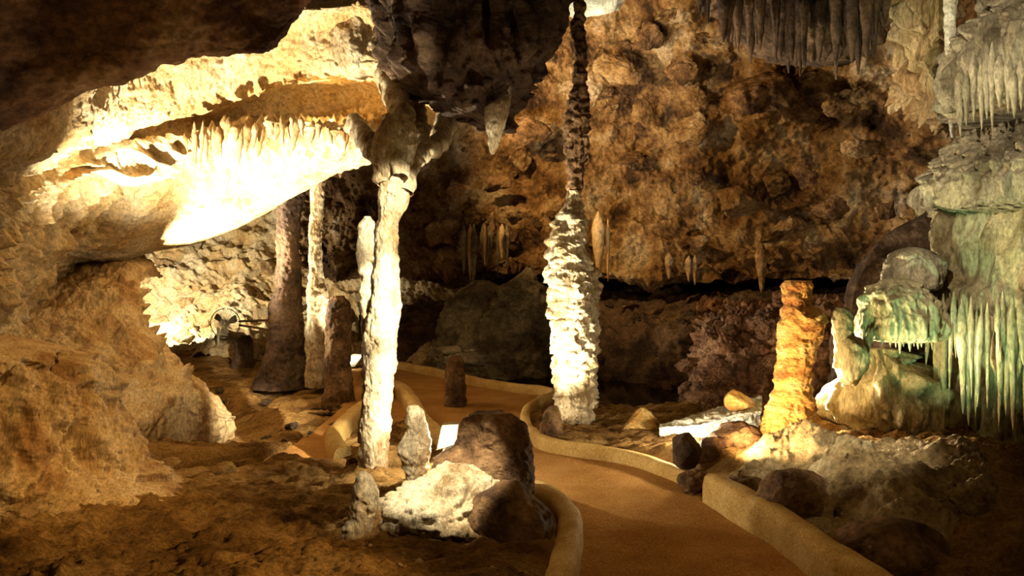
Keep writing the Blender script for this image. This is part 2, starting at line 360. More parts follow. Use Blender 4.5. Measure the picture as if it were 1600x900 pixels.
def kerb(line, n, h, wd, side, m, name='kerb', ztop=None):
    """rounded concrete kerb swept along a ground line; side=+1 puts its body to the left of travel"""
    L = catmull(np.array(line), n); T = np.gradient(L, axis=0); T /= np.linalg.norm(T, axis=1, keepdims=True)
    Nn = np.stack([-T[:, 1], T[:, 0]], 1)*side
    sec = [(0, -.08), (0, h*.6), (.012, h*.88), (.035, h), (wd-.03, h), (wd-.008, h*.9), (wd, h*.6), (wd, -.08)]
    k = len(sec); P = np.zeros((n, k, 3))
    for j, (a, z) in enumerate(sec): P[:, j, :2] = L+Nn*a; P[:, j, 2] = z
    P = P.reshape(-1, 3); P = P+np.stack([fbm(P*3, 2, 4), fbm(P*3+9, 2, 4), fbm(P*3+5, 2, 6)*.6], 1)*.022
    e = [[0]*0]
    fa = grid_faces(n, k)
    fa = np.concatenate([fa, [[0, 1, 2, 3], [3, 4, 5, 0], [5, 6, 7, 0], [(n-1)*k, (n-1)*k+3, (n-1)*k+2, (n-1)*k+1], [(n-1)*k, (n-1)*k+5, (n-1)*k+4, (n-1)*k+3], [(n-1)*k, (n-1)*k+7, (n-1)*k+6, (n-1)*k+5]]])
    return link(name, P, fa, m)
tag(kerb(kerbR1, 120, .20, .16, -1, M_kerb), 'near right ochre concrete kerb running out at the bottom of the picture', 'kerb', )
tag(kerb(kerbR2, 260, .11, .10, -1, M_kerb), 'long thin concrete kerb curving between path and dark pool', 'kerb')
tag(kerb(isl, 260, .16, .15, 1, M_kerb), 'rounded concrete kerb looping round the lit rock cluster', 'kerb')

# ------------------------------------------------------------ setting: walls and ceilings
def d_vault(P, s, t):
    d = fbm(P*.9, 3, 21)*.12+ridge(P*3, 3, 22)*.035+fbm(P*12, 3, 24)*.014
    e1, _ = worley(P*6+fbm(P*5, 2, 2)[:, None]*.3, 5); pit = (e1 < .22)*(fbm(P*2, 2, 31) > .0)
    d = d-pit*.05*(1-e1/.22)
    band = sst(.42, .56, s)*(1-sst(.66, .74, s))*sst(.42, .5, t)          # drip fringe
    q = sc3(P, 7, 3, .8)
    d = d+band*(np.abs(vn(q, 41))*.30+fbm(q*2.1, 2, 43)*.05)
    low = sst(.3, .5, s)*(1-sst(.40, .52, t))                              # diagonal folds of the left wall
    diag = np.stack([P@np.array((-.22, .97, -.12))*3.2, P@np.array((.39, .43, .82))*.7, P[:, 0]*.5], 1)
    d = d+low*(ridge(diag, 3, 51)*.24+ridge(diag*2.6+4, 2, 52)*.10+ridge(P*5, 3, 54)*.05)+(1-band)*ridge(P*6, 3, 53)*.03
    c = (s/.3+t/.35)*5.5+fbm(P*1.3, 3, 55)*1.1; tri = np.abs((c % 1)-.5)*2
    fold = sst(.44, .56, s)*(1-sst(.44, .54, t)); d = d+fold*(tri**.8*.20-.06)+fold*ridge(P*7, 3, 56)*.05
    smooth = sst(.72, .78, s)*sst(.42, .52, t)
    return d*(1-.75*smooth)
sheet('wall_left', [
    [(-350, -250, 4.6), (60, -200, 6.4), (230, -100, 8.0), (380, -60, 9.6), (520, -60, 10.0), (600, -60, 9.2), (650, -80, 8.6)],
    [(-350, 60, 4.2), (40, 60, 5.6), (190, 30, 6.8), (390, 5, 7.9), (500, 0, 7.9), (580, -20, 8.0), (640, -20, 8.2)],
    [(-350, 160, 4.0), (40, 140, 5.6), (200, 85, 7.1), (370, 50, 8.15), (500, 48, 8.1), (590, 50, 8.0), (650, 80, 8.2)],
    [(-350, 250, 4.0), (30, 220, 5.6), (180, 170, 7.2), (335, 165, 8.5), (455, 124, 8.4), (580, 110, 8.0), (690, 160, 8.0)],
    [(-350, 330, 4.0), (20, 280, 5.7), (160, 235, 7.3), (312, 190, 8.7), (445, 150, 8.95), (575, 145, 9.1), (700, 190, 8.0)],
    [(-350, 370, 4.0), (10, 320, 5.8), (140, 275, 7.5), (300, 205, 8.6), (430, 180, 9.0), (560, 180, 8.9), (700, 215, 8.0)],
    [(-350, 430, 4.1), (0, 370, 5.9), (125, 325, 7.6), (285, 222, 8.3), (415, 192, 8.3), (535, 200, 8.1), (670, 238, 7.9)],
    [(-350, 520, 4.2), (0, 440, 6.0), (110, 385, 7.9), (258, 288, 8.9), (400, 244, 8.8), (525, 232, 8.4), (620, 250, 8.1)],
    [(-350, 620, 4.4), (0, 540, 6.1), (85, 478, 8.2), (200, 404, 10.0), (330, 372, 10.6), (440, 322, 10.4), (528, 262, 9.3)],
    [(-350, 700, 4.6), (0, 610, 6.5), (70, 540, 9.0), (200, 392, 11.2), (330, 345, 11.8), (440, 290, 11.4), (528, 240, 10)],
    [(-350, 760, 4.8), (-20, 640, 6.6), (50, 560, 9.0), (200, 330, 12.0), (330, 280, 12.6), (440, 230, 12), (528, 180, 11)],
], 560, 720, d_vault, M_vault, flip=False)
def d_ceil(P, s, t): return fbm(P*.9, 3, 61)*.14+ridge(sc3(P, 3.5, 3.5, 6), 3, 62)*.045+fbm(P*11, 3, 63)*.02
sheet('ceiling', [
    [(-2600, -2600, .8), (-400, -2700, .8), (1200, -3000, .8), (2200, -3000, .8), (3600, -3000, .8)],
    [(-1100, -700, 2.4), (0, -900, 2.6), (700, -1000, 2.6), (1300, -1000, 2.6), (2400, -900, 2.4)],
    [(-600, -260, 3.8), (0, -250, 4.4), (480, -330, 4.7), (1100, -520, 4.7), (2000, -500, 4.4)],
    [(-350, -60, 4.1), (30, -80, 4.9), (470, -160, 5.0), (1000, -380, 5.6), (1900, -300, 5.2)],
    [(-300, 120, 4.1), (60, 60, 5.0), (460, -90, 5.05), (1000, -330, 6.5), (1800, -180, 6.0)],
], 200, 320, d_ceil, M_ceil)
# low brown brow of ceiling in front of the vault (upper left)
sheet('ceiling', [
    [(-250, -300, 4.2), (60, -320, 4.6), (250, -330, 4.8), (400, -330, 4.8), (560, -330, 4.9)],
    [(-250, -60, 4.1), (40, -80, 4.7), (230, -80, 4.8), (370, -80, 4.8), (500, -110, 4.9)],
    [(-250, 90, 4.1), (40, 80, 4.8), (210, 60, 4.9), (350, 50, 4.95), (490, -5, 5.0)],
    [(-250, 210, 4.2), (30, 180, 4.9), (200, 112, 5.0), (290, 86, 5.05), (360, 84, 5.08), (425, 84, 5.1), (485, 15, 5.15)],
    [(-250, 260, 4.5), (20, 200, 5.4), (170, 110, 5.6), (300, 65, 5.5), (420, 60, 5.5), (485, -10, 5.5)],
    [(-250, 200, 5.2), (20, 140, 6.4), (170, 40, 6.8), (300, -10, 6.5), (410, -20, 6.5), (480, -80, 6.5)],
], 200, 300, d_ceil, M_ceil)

def d_back(P, s, t):
    fade = 1-sst(.93, 1, s)*.6
    return (craggy(P, 71, .55, .8)+fbm(P*.5, 2, 72)*.25)*fade
sheet('wall_back', [
    [(380, -420, 9), (700, -420, 9), (900, -450, 9), (1200, -450, 8.5), (1750, -450, 8)],
    [(420, -120, 12), (700, -100, 12), (900, -90, 12), (1200, -90, 11), (1700, -60, 9.5)],
    [(450, 0, 13.5), (700, 0, 13.4), (900, 0, 13.2), (1200, 0, 12), (1650, 20, 10.5)],
    [(450, 120, 14.5), (700, 120, 14), (900, 120, 13.6), (1200, 120, 12.6), (1650, 120, 11)],
    [(450, 220, 14.8), (700, 220, 14.2), (900, 220, 13.8), (1200, 220, 13), (1650, 220, 11.4)],
    [(450, 320, 15), (700, 320, 14.4), (900, 320, 13.8), (1200, 320, 13), (1650, 320, 11.6)],
    [(450, 380, 15), (700, 380, 14.5), (900, 400, 13.6), (1200, 400, 12.7), (1650, 400, 11.6)],
    [(450, 420, 15), (700, 430, 14.4), (900, 435, 13.5), (1200, 440, 12.6), (1650, 440, 11.6)],
    [(450, 430, 16.5), (700, 432, 16), (900, 428, 15.3), (1200, 430, 14.5), (1650, 430, 13)],
], 560, 800, d_back, M_back)
sheet('wall_back_bank', [
    [(560, 425, 17), (750, 425, 16.5), (900, 425, 16), (1200, 420, 15.5), (1500, 420, 14)],
    [(560, 470, 15.2), (750, 460, 15), (900, 455, 14.8), (1200, 450, 13.5), (1500, 440, 12.5)],
    [(560, 520, 14), (750, 515, 13.8), (900, 510, 13.4), (1100, 490, 11.5), (1500, 470, 11.5)],
    [(560, 575, 13), (750, 570, 12.7), (900, 575, 12.2), (1070, 580, 10.8), (1500, 520, 10.2)],
    [(560, 640, 12), (750, 640, 11.6), (900, 640, 11), (1070, 660, 9.8), (1500, 640, 9)],
], 220, 380, lambda P, s, t: craggy(P, 77, .32, 1.5), M_dark)
bpy.data.objects['wall_back_bank'].name = 'wall_back.001'
# far chamber on the left
sheet('wall_far', [
    [(-100, 150, 15), (150, 150, 16), (400, 150, 16), (620, 150, 15.5), (720, 150, 15)],
    [(-100, 250, 16), (150, 260, 17), (400, 250, 17), (620, 250, 16), (720, 250, 15.5)],
    [(-100, 360, 15.5), (150, 370, 16.5), (400, 360, 17), (620, 360, 16), (720, 360, 15.5)],
    [(-100, 440, 14.5), (150, 440, 15.5), (400, 450, 16), (620, 450, 15.4), (720, 450, 15)],
    [(-100, 520, 13), (150, 515, 14.5), (400, 510, 15), (620, 520, 14.5), (720, 520, 14)],
    [(-100, 560, 12), (150, 560, 13), (400, 560, 12.6), (620, 575, 12.3), (720, 575, 12.3)],
], 300, 420, lambda P, s, t: craggy(P, 81, .50, 1.3), M_vault)

wl = bpy.data.objects['wall_left']; rs = np.random.RandomState(12)
# ------------------------------------------------------------ left rocks
def d_butt(P, s, t):
    e1, _ = worley(P*5+fbm(P*4, 2, 2)[:, None]*.4, 8)
    return fbm(P*1.2, 3, 91)*.10+ridge(P*3.5, 3, 92)*.08+fbm(P*12, 4, 93)*.03-((e1 < .30)*(fbm(P*1.7, 2, 94) > .0))*.14*(1-e1/.30)
o = sheet('rock_buttress', [
    [(30, 380, 10), (110, 380, 11), (190, 370, 11), (240, 400, 11), (260, 430, 11)],
    [(20, 480, 8.4), (80, 460, 8.8), (150, 430, 9.2), (205, 424, 9.4), (225, 440, 9.8)],
    [(10, 530, 8.0), (70, 520, 8.3), (140, 500, 8.5), (205, 485, 8.8), (245, 510, 9.4)],
    [(10, 600, 7.6), (90, 590, 7.9), (180, 570, 8.0), (240, 545, 8.4), (300, 575, 9.2)],
    [(60, 670, 7.2), (150, 650, 7.4), (230, 625, 7.7), (310, 610, 8.0), (360, 632, 8.8)],
    [(80, 720, 6.9), (170, 700, 7.0), (240, 668, 7.6), (320, 655, 8.0), (376, 655, 8.5)],
    [(80, 800, 6.8), (170, 790, 6.9), (246, 760, 7.8), (320, 750, 8.2), (372, 730, 8.8)],
], 260, 260, d_butt, M_flow, kind=None)
tag(o, 'smooth tan rock slope running down from the left wall to a dark hollow', 'rock')
def d_mound(P, T, A, R):
    q = sc3(P, 6, 6, 1.3); return (fbm(q, 3, 95)*.20+ridge(sc3(P, 9, 9, 3.5), 3, 96)*.07+fbm(P*14, 4, 97)*.035)*sst(0, .15, T)
o = prof('flowstone_mound', 5.3, [(528, -60, 20), (534, -160, 60), (545, -200, 90), (560, -230, 122), (590, -250, 142), (620, -270, 160), (660, -300, 176), (700, -320, 192), (730, -340, 215), (760, -350, 260), (800, -350, 300)], M_flow, d_mound, nr=200, nc=420, depth=.6)
tag(o, 'broad fluted tan flowstone mound at the left edge of the picture', 'flowstone')

# hanging mass in the middle of the ceiling, its shade put into dark colour
def d_hang(P, T, A, R): return fbm(sc3(P, 6, 6, .9), 3, 101)*.26+fbm(P*2, 2, 102)*.12+ridge(P*7, 3, 103)*.05
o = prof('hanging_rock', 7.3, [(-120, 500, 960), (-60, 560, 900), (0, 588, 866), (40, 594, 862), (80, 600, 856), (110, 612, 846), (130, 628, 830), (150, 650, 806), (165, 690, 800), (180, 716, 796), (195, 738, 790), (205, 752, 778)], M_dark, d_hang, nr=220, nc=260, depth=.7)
tag(o, 'big dark unlit rock mass hanging from the ceiling over the path', 'rock')
o = prof('stalactite', 7.0, [(150, 793, 800), (165, 760, 799), (180, 758, 792), (200, 759, 787), (220, 763, 781), (235, 766, 775), (241, 768, 772)], M_column, d_col(.03, .006, .02, s=3, fl=14), nc=64, depth=.5)
tag(o, 'broken pale stalactite catching light beneath the dark hanging rock', 'stalactite')

# columns
o = group_root('limestone_column', 0); tag(o, 'tall brightly lit cream limestone column beside the rock cluster', 'column')
prof('shaft', 5.95, [(180, 600, 640), (200, 590, 650), (228, 582, 652), (240, 580, 650), (262, 584, 641), (300, 590, 636), (340, 590, 626), (350, 586, 622), (400, 584, 622), (440, 582, 624), (480, 574, 623), (520, 568, 620), (560, 569, 619), (620, 569, 613), (680, 566, 609), (715, 560, 606), (745, 553, 610)], M_column, d_col(.022, .012, .03, .006, s=5, fl=9), nr=330, nc=150, parent=o)
prof('side_rib', 6.0, [(338, 572, 576), (346, 565, 584), (356, 558, 592), (400, 560, 592), (450, 566, 596), (520, 566, 590), (600, 566, 590), (690, 560, 590)], M_column, d_col(.022, .02, .03, .006, s=6, fl=9), nr=200, nc=90, parent=o)
for k, (p, r) in enumerate([([(632, 300, 5.9), (640, 262, 6.0), (652, 240, 6.4), (685, 226, 7.2), (700, 180, 7.9)], 9), ([(600, 290, 5.85), (590, 250, 6.0), (575, 222, 6.6), (555, 196, 7.6)], 9), ([(622, 280, 5.8), (626, 235, 6.0), (630, 190, 6.9), (610, 120, 7.9)], 12), ([(640, 262, 6.0), (662, 235, 6.6), (650, 165, 7.8)], 7)]):
    P_ = catmull(np.array([at(*q) for q in p]), 50); n_ = 18
    prf = []
    T_ = np.gradient(P_, axis=0); T_ /= np.linalg.norm(T_, axis=1, keepdims=True); A_ = np.cross(T_, (0, 1., 0)); A_ /= np.linalg.norm(A_, axis=1, keepdims=True); B_ = np.cross(T_, A_)
    a_ = np.linspace(0, 2*np.pi, n_, endpoint=False); rr = (r/F*6.5)*(1+1.2*np.linspace(0, 1, 50)**2)
    D_ = np.cos(a_)[None, :, None]*A_[:, None]+np.sin(a_)[None, :, None]*B_[:, None]
    V_ = P_[:, None]+rr[:, None, None]*D_; V_ = V_.reshape(-1, 3); V_ = V_+D_.reshape(-1, 3)*(fbm(V_*9, 3, 60+k)*.05+ridge(V_*20, 2, 61)*.012)[:, None]
    link('branch', V_, grid_faces(50, n_, True), M_column, o)
o = group_root('ribbed_column', 0); tag(o, 'knobbly floodlit column in the centre reaching from path kerb to ceiling', 'column')
def d_flake(P, T, A, R):
    k = P[:, 2]*5.5+fbm(sc3(P, 3.2, 3.2, 3), 3, 7)*1.5+np.sin(A*3)*.25
    saw = (1-(k % 1))*np.where(P[:, 2] > 2.1, .25, .7)
    on = sst(.75, .55, P[:, 2]) if False else 1
    q = sc3(P, 16, 16, 2.2)
    return saw*.07-.02+(.45-worley(sc3(P, 9, 9, 17)+fbm(P*6, 2, 3)[:, None]*.4, 4)[0])*.05+fbm(q, 3, 8)*.022+fbm(P*4, 2, 9)*.035+fbm(P*22, 3, 10)*.01
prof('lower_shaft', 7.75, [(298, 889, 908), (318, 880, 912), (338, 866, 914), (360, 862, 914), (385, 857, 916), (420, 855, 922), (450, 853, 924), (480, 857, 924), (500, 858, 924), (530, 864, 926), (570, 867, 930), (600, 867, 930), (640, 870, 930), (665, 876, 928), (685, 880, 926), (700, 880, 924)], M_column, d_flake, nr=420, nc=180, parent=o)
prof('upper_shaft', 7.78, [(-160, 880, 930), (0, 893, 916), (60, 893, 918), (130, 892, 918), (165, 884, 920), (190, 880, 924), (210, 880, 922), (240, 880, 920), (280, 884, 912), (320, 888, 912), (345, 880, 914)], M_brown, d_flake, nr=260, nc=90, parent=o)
prof('side_rib', 7.88, [(418, 922, 932), (430, 918, 938), (480, 920, 936), (560, 916, 934), (600, 914, 930)], M_column, d_flake, nr=120, nc=60, parent=o)

# stones in the lit cluster
def stone(name, label, cat, u, v, Y, ru, rv, m, seed, dp=1.0, **k):
    s = Y/F; o = rock(name, at(u, v, Y), (ru*s, (ru+rv)/2*s*dp, rv*s), m, seed, **k); tag(o, label, cat); return o
o = prof('boulder', 5.25, [(645, 746, 790), (648, 732, 800), (654, 722, 808), (662, 720, 816), (680, 716, 822), (696, 708, 826), (706, 690, 827), (716, 678, 827), (735, 673, 827), (760, 672, 824), (790, 690, 818), (815, 705, 812)], M_brown, lambda P, T, A, R: fbm(P*2.6, 3, 111)*.06+ridge(P*7, 3, 112)*.025+fbm(P*20, 3, 113)*.015+.035*np.cos(A*5+1)*(1-sst(0, .4, T)), nr=170, nc=160, depth=.8)
tag(o, 'big dark upright boulder with scalloped top, lit on its left flank', 'boulder')
stone('boulder', 'rough rock lit white on top lying before the upright boulder', 'boulder', 712, 816, 4.78, 116, 84, M_column, 14, 1.0, sub=6, rough=.3, fine=.12)
stone('boulder', 'brown rounded boulder in shade inside the curve of the kerb', 'boulder', 796, 832, 4.6, 72, 78, M_brown, 15, .8, sub=5, rough=.12)
o = prof('stalagmite', 5.5, [(634, 640, 652), (640, 635, 659), (655, 634, 664), (668, 636, 668), (685, 628, 672), (705, 622, 672), (725, 630, 670), (750, 635, 668), (775, 630, 672)], M_column, d_col(.015, .015, .012, s=8, fl=8), nr=130, nc=90, depth=.9)
tag(o, 'short knobby two-tiered stalagmite lit from the right, beside the lamp', 'stalagmite')
o = prof('stalagmite', 4.5, [(737, 562, 572), (745, 556, 582), (765, 552, 591), (790, 547, 592), (810, 543, 586), (830, 530, 580), (850, 525, 578)], M_column, d_col(.015, .006, .008, .004, s=9, fl=8), nr=110, nc=90)
tag(o, 'small leaning stalagmite alone on the earth at the foot of the left column', 'stalagmite')
o = group_root('floodlight', 0); tag(o, 'glaring white floodlight standing behind the lit rocks', 'lamp')
def quadbox(name, pts, th, m, parent, Y):
    a = np.array([at(u, v, Y) for u, v in pts]); b = a+np.array((0, th, 0))
    n = len(pts); P = np.concatenate([a, b])
    me = bpy.data.meshes.new(name); me.from_pydata(P.tolist(), [], [list(range(n)), list(range(2*n-1, n-1, -1))]+[[i, i+n, (i+1) % n+n, (i+1) % n] for i in range(n)])
    me.materials.append(m); ob = bpy.data.objects.new(name, me); COL.objects.link(ob); ob.parent = parent; return ob
quadbox('lamp_glass', [(684, 700), (693, 668), (714, 666), (711, 690)], .02, M_lens, o, 5.78)
quadbox('housing', [(682, 703), (691, 665), (716, 663), (713, 693)], .1, M_metal, o, 5.805)
quadbox('bracket', [(692, 735), (692, 690), (702, 690), (702, 735)], .03, M_metal, o, 5.84)
o = group_root('floodlight', 0); tag(o, 'small glaring floodlight on the ground left of the tall lit column', 'lamp')
quadbox('lamp_glass', [(541, 570), (542, 561), (553, 556), (565, 557), (552, 568)], .03, M_lens, o, 12)
quadbox('housing', [(539, 574), (540, 558), (553, 553), (568, 554), (554, 573)], .15, M_metal, o, 12.05)

for k in range(40):
    u = 292+k*7.5+rs.uniform(-5, 5); b = np.interp(u, [290, 320, 420, 500, 590], [262, 268, 232, 222, 248])
    stal('stalactite', u, np.interp(u, [290, 330, 420, 520, 590], [200, 190, 178, 188, 205])+rs.uniform(-8, 12), b+rs.uniform(-34, 12), np.interp(u, [290, 420, 530, 600], [8.28, 8.12, 7.95, 7.85])+rs.uniform(-.08, .12), 3.5+8*rs.uniform(0, 1)**1.5, M_flow, wl, 1100+k, 14, 24, rs.uniform(-6, 6))
o = prof('limestone_column', 8.25, [(-90, 515, 600), (0, 527, 588), (30, 524, 590), (60, 518, 598), (85, 515, 600), (110, 530, 590), (125, 550, 570)], M_column, d_col(.03, .02, .05, s=45, fl=6), nr=120, nc=110, depth=.9)
tag(o, 'short pale column joining the bright vault to the ceiling, top left of centre', 'column')
# ------------------------------------------------------------ far left columns, fan
o = prof('limestone_column', 10.6, [(300, 430, 475), (340, 433, 470), (400, 434, 468), (450, 430, 470), (480, 420, 473), (520, 419, 474), (550, 416, 476), (575, 407, 482), (588, 400, 486), (604, 396, 490)], M_dark, d_col(.03, .01, .04, s=21, fl=6), nr=200, nc=90)  # dark material carries the shade the column stands in
tag(o, 'dark shaded column standing to the right of the fan', 'column')
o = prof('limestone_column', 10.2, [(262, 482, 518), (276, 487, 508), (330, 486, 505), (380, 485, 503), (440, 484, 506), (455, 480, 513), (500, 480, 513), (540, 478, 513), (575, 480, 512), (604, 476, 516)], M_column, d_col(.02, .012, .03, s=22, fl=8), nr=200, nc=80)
tag(o, 'thin white lit column between the two dark ones', 'column')
o = prof('stalagmite', 9.4, [(462, 520, 536), (470, 512, 546), (500, 510, 549), (560, 508, 549), (600, 507, 550), (640, 502, 554)], M_brown, d_col(.02, .012, .03, s=23, fl=8), nr=140, nc=80)
tag(o, 'brown cylindrical stalagmite standing just left of the tall lit column', 'stalagmite')
o = prof('stalagmite', 12.4, [(524, 376, 392), (532, 370, 395), (560, 364, 396), (582, 356, 402)], M_dark, d_col(.02, .012, .04, s=24, fl=6), nr=60, nc=60)
tag(o, 'dark stump below the fan', 'stalagmite')
o = prof('stalagmite', 9.1, [(556, 706, 718), (562, 700, 724), (580, 696, 727), (610, 695, 728), (640, 694, 730), (648, 692, 731)], M_brown, d_col(.015, .015, .02, s=25, fl=8), nr=90, nc=80)
tag(o, 'dark cylindrical stump standing in the middle of the sand path', 'stalagmite')
def tube(name, pts, r, m, parent=None, n=10):
    P = np.array(pts, float); k = len(P); T = np.gradient(P, axis=0); T /= np.linalg.norm(T, axis=1, keepdims=True)
    up = np.array((0, 0, 1.)) if abs(T[0, 2]) < .9 else np.array((1., 0, 0))
    A = np.cross(T, up); A /= np.linalg.norm(A, axis=1, keepdims=True); B = np.cross(T, A)
    a = np.linspace(0, 2*np.pi, n, endpoint=False); rr = np.broadcast_to(np.asarray(r, float), (k,))
    V = P[:, None]+rr[:, None, None]*(np.cos(a)[None, :, None]*A[:, None]+np.sin(a)[None, :, None]*B[:, None])
    V = np.concatenate([V.reshape(-1, 3), P[:1], P[-1:]]); q = grid_faces(k, n, True); i = np.arange(n); j = (i+1) % n
    tri = np.concatenate([q[:, :3], q[:, [0, 2, 3]], np.stack([np.full(n, k*n), j, i], 1), np.stack([np.full(n, k*n+1), (k-1)*n+i, (k-1)*n+j], 1)])
    return link(name, V, tri, m, parent)
fan = group_root('pedestal_fan', 0); tag(fan, 'round caged pedestal fan on a pole in the far left chamber', 'fan')
fc_ = np.array(at(352, 505, 13)); R = 23/F*13
a = np.linspace(0, 2*np.pi, 49)
def ring(r, dy): return [(fc_[0]+r*math.cos(t), fc_[1]+dy, fc_[2]+r*math.sin(t)) for t in a]
g = tube('cage', ring(R, 0), .008, M_metal, fan, 6); tube('ring', ring(R*.66, -.04), .003, M_metal, g, 5); tube('ring', ring(R*.3, -.06), .003, M_metal, g, 5)
for k in range(44):
    t = k*math.pi/22
    tube('wire', [(fc_[0]+r*R*math.cos(t), fc_[1]-.065*(1-r*r), fc_[2]+r*R*math.sin(t)) for r in (.12, .4, .7, 1)], .004, M_metal, g, 4)
tube('motor', [tuple(fc_+np.array((0, y, 0))) for y in (-.06, 0, .05, .14)], [.03, .05, .055, .04], M_metal, fan, 16)
for k in range(3):
    t0 = k*2*math.pi/3+.4; pts = []
    for i, r in enumerate(np.linspace(.15, .88, 6)):
        for sgn in (-1, 1):
            tt = t0+sgn*.42*math.sin(math.pi*(.25+.6*r)); pts.append((fc_[0]+R*r*math.cos(tt), fc_[1]+.03*sgn, fc_[2]+R*r*math.sin(tt)))
    link('blade', pts, [[2*i, 2*i+1, 2*i+3, 2*i+2] for i in range(5)], M_metal, fan)
tube('pole', [at(341, 512, 12.98), at(341, 540, 12.98), at(341, 568, 12.98)], .022, M_metal, fan, 12)
tube('base', [at(341, 566, 12.98), at(341, 571, 12.98)], [.2, .22], M_metal, fan, 24)
for k, (v1, v2, lab) in enumerate([(502, 500, 'upper brown rail between fan and dark column'), (508, 516, 'lower brown rail between fan and dark column')]):
    tag(tube('rail', [at(374, v1, 12.4), at(400, (v1+v2)/2, 11.8), at(424, v2, 11)], .018, M_cable, None, 8), lab, 'rail')

# ------------------------------------------------------------ right side
o = prof('stalagmite', 6.3, [(438, 1234, 1262), (442, 1226, 1268), (470, 1224, 1264), (478, 1224, 1272), (486, 1222, 1288), (500, 1222, 1291), (520, 1221, 1284), (545, 1220, 1272), (570, 1216, 1266), (595, 1212, 1266), (620, 1205, 1268), (650, 1196, 1268), (680, 1185, 1270), (705, 1178, 1280), (730, 1172, 1290)], M_orange, d_col(.025, .03, .03, .008, s=31, fl=7), nr=280, nc=150)
tag(o, 'tall orange stalagmite with a broken top on the right slope', 'stalagmite')
def d_drape(a=.10, s=0, fl=9, led=.0):
    def f(P, T, A, R):
        q = sc3(P, fl, fl, .9)
        return (np.abs(vn(q, s))*a*1.6-a*.4+fbm(q*2.3, 2, s+1)*a*.35+fbm(P*2.2, 2, s+2)*.10+ridge(P*9, 2, s+3)*.02+fbm(P*24, 2, s+4)*.008)*np.minimum(1, R/.25)
    return f
def dome_pr(u, v0, v1, w_): return [(v0+(v1-v0)*(1-math.cos(q)), u-w_*math.sin(q)-.5, u+w_*math.sin(q)+.5) for q in np.linspace(.02, math.pi/2, 12)]+[(v1+(v1-v0)*.2, u-w_*.94, u+w_*.94), (v1+(v1-v0)*.26, u-w_*.6, u+w_*.6)]
root = group_root('flowstone_cascade', 0); tag(root, 'huge tiered flowstone cascade filling the right side with green light on it', 'flowstone')
prof('upper_tier', 6.7, [(180, 1640, 1700), (190, 1570, 1760), (200, 1535, 1800), (225, 1508, 1840), (250, 1486, 1860), (270, 1468, 1870), (290, 1458, 1880), (310, 1456, 1880), (325, 1462, 1880), (332, 1480, 1870), (336, 1500, 1860)], M_grey, d_drape(.13, 201, 12), nr=190, nc=360, parent=root)
prof('middle_tier', 6.8, [(300, 1480, 1870), (330, 1466, 1880), (360, 1458, 1880), (400, 1450, 1880), (435, 1444, 1884), (458, 1430, 1898), (474, 1430, 1898), (484, 1442, 1886), (500, 1470, 1870)], M_olive, d_drape(.12, 211, 8), nr=200, nc=360, parent=root)
prof('lower_tier', 6.75, [(430, 1500, 1880), (460, 1450, 1880), (475, 1440, 1880), (500, 1440, 1880), (600, 1446, 1870), (650, 1440, 1870), (690, 1420, 1870), (740, 1400, 1890), (770, 1380, 1900)], M_olive, d_drape(.24, 221, 9), nr=240, nc=420, parent=root)
prof('inner_body', 7.1, [(330, 1440, 1500), (350, 1410, 1540), (380, 1376, 1560), (420, 1345, 1580), (470, 1328, 1600), (520, 1322, 1600), (560, 1318, 1600), (620, 1300, 1600), (680, 1290, 1620), (740, 1280, 1640)], M_dark, d_drape(.07, 231, 6), nr=220, nc=260, depth=.7, parent=root)  # shadow behind the domes put into the dark colour
prof('dome', 6.45, dome_pr(1425, 386, 440, 47), M_grey, d_drape(.06, 241, 12), nr=80, nc=160, parent=root)
dm = prof('dome', 6.3, dome_pr(1403, 434, 512, 64), M_olive, d_drape(.08, 251, 12), nr=110, nc=220, parent=root)
rs = np.random.RandomState(3)
def front(u, cu, ru, Y, k=1.0):
    return Y-k*Y/F*math.sqrt(max(0, ru*ru-(u-cu)**2))
for k in range(16): stal('stalactite', 1350+k*7+rs.uniform(-2, 2), 512, 532+rs.uniform(0, 26), 6.2-.12*math.sin(k/15*math.pi), 3+rs.uniform(0, 2.2), M_olive, dm, 300+k)
prof('lower_body', 6.5, [(545, 1340, 1400), (570, 1325, 1440), (600, 1312, 1470), (640, 1300, 1500), (680, 1330, 1530), (715, 1370, 1560), (750, 1380, 1580)], M_olive, d_drape(.22, 261, 7), nr=160, nc=220, depth=.7, parent=root)
# long fins of the cascade's right flank
for k in range(22):
    u = 1456+k*7.5+rs.uniform(-5, 5); stal('drip_fin', u, 452+rs.uniform(0, 26), 540+rs.uniform(0, 150), front(u, 1660, 216, 6.75)+.10+rs.uniform(-.03, .04), 3+rs.uniform(0, 6), M_olive, root, 340+k, 22, 60, rs.uniform(-8, 4), -.10)
o = prof('stalagmite', 6.2, [(480, 1306, 1322), (490, 1300, 1330), (515, 1299, 1331), (545, 1302, 1325), (575, 1300, 1328)], M_olive, d_col(.015, .01, .02, s=33), nr=70, nc=60)
tag(o, 'slim greenish knob of a stalagmite between orange stalagmite and cascade', 'stalagmite')
stone('boulder', 'rounded olive stone below the slim greenish stalagmite', 'boulder', 1331, 565, 6.15, 26, 40, M_olive, 34, sub=5)
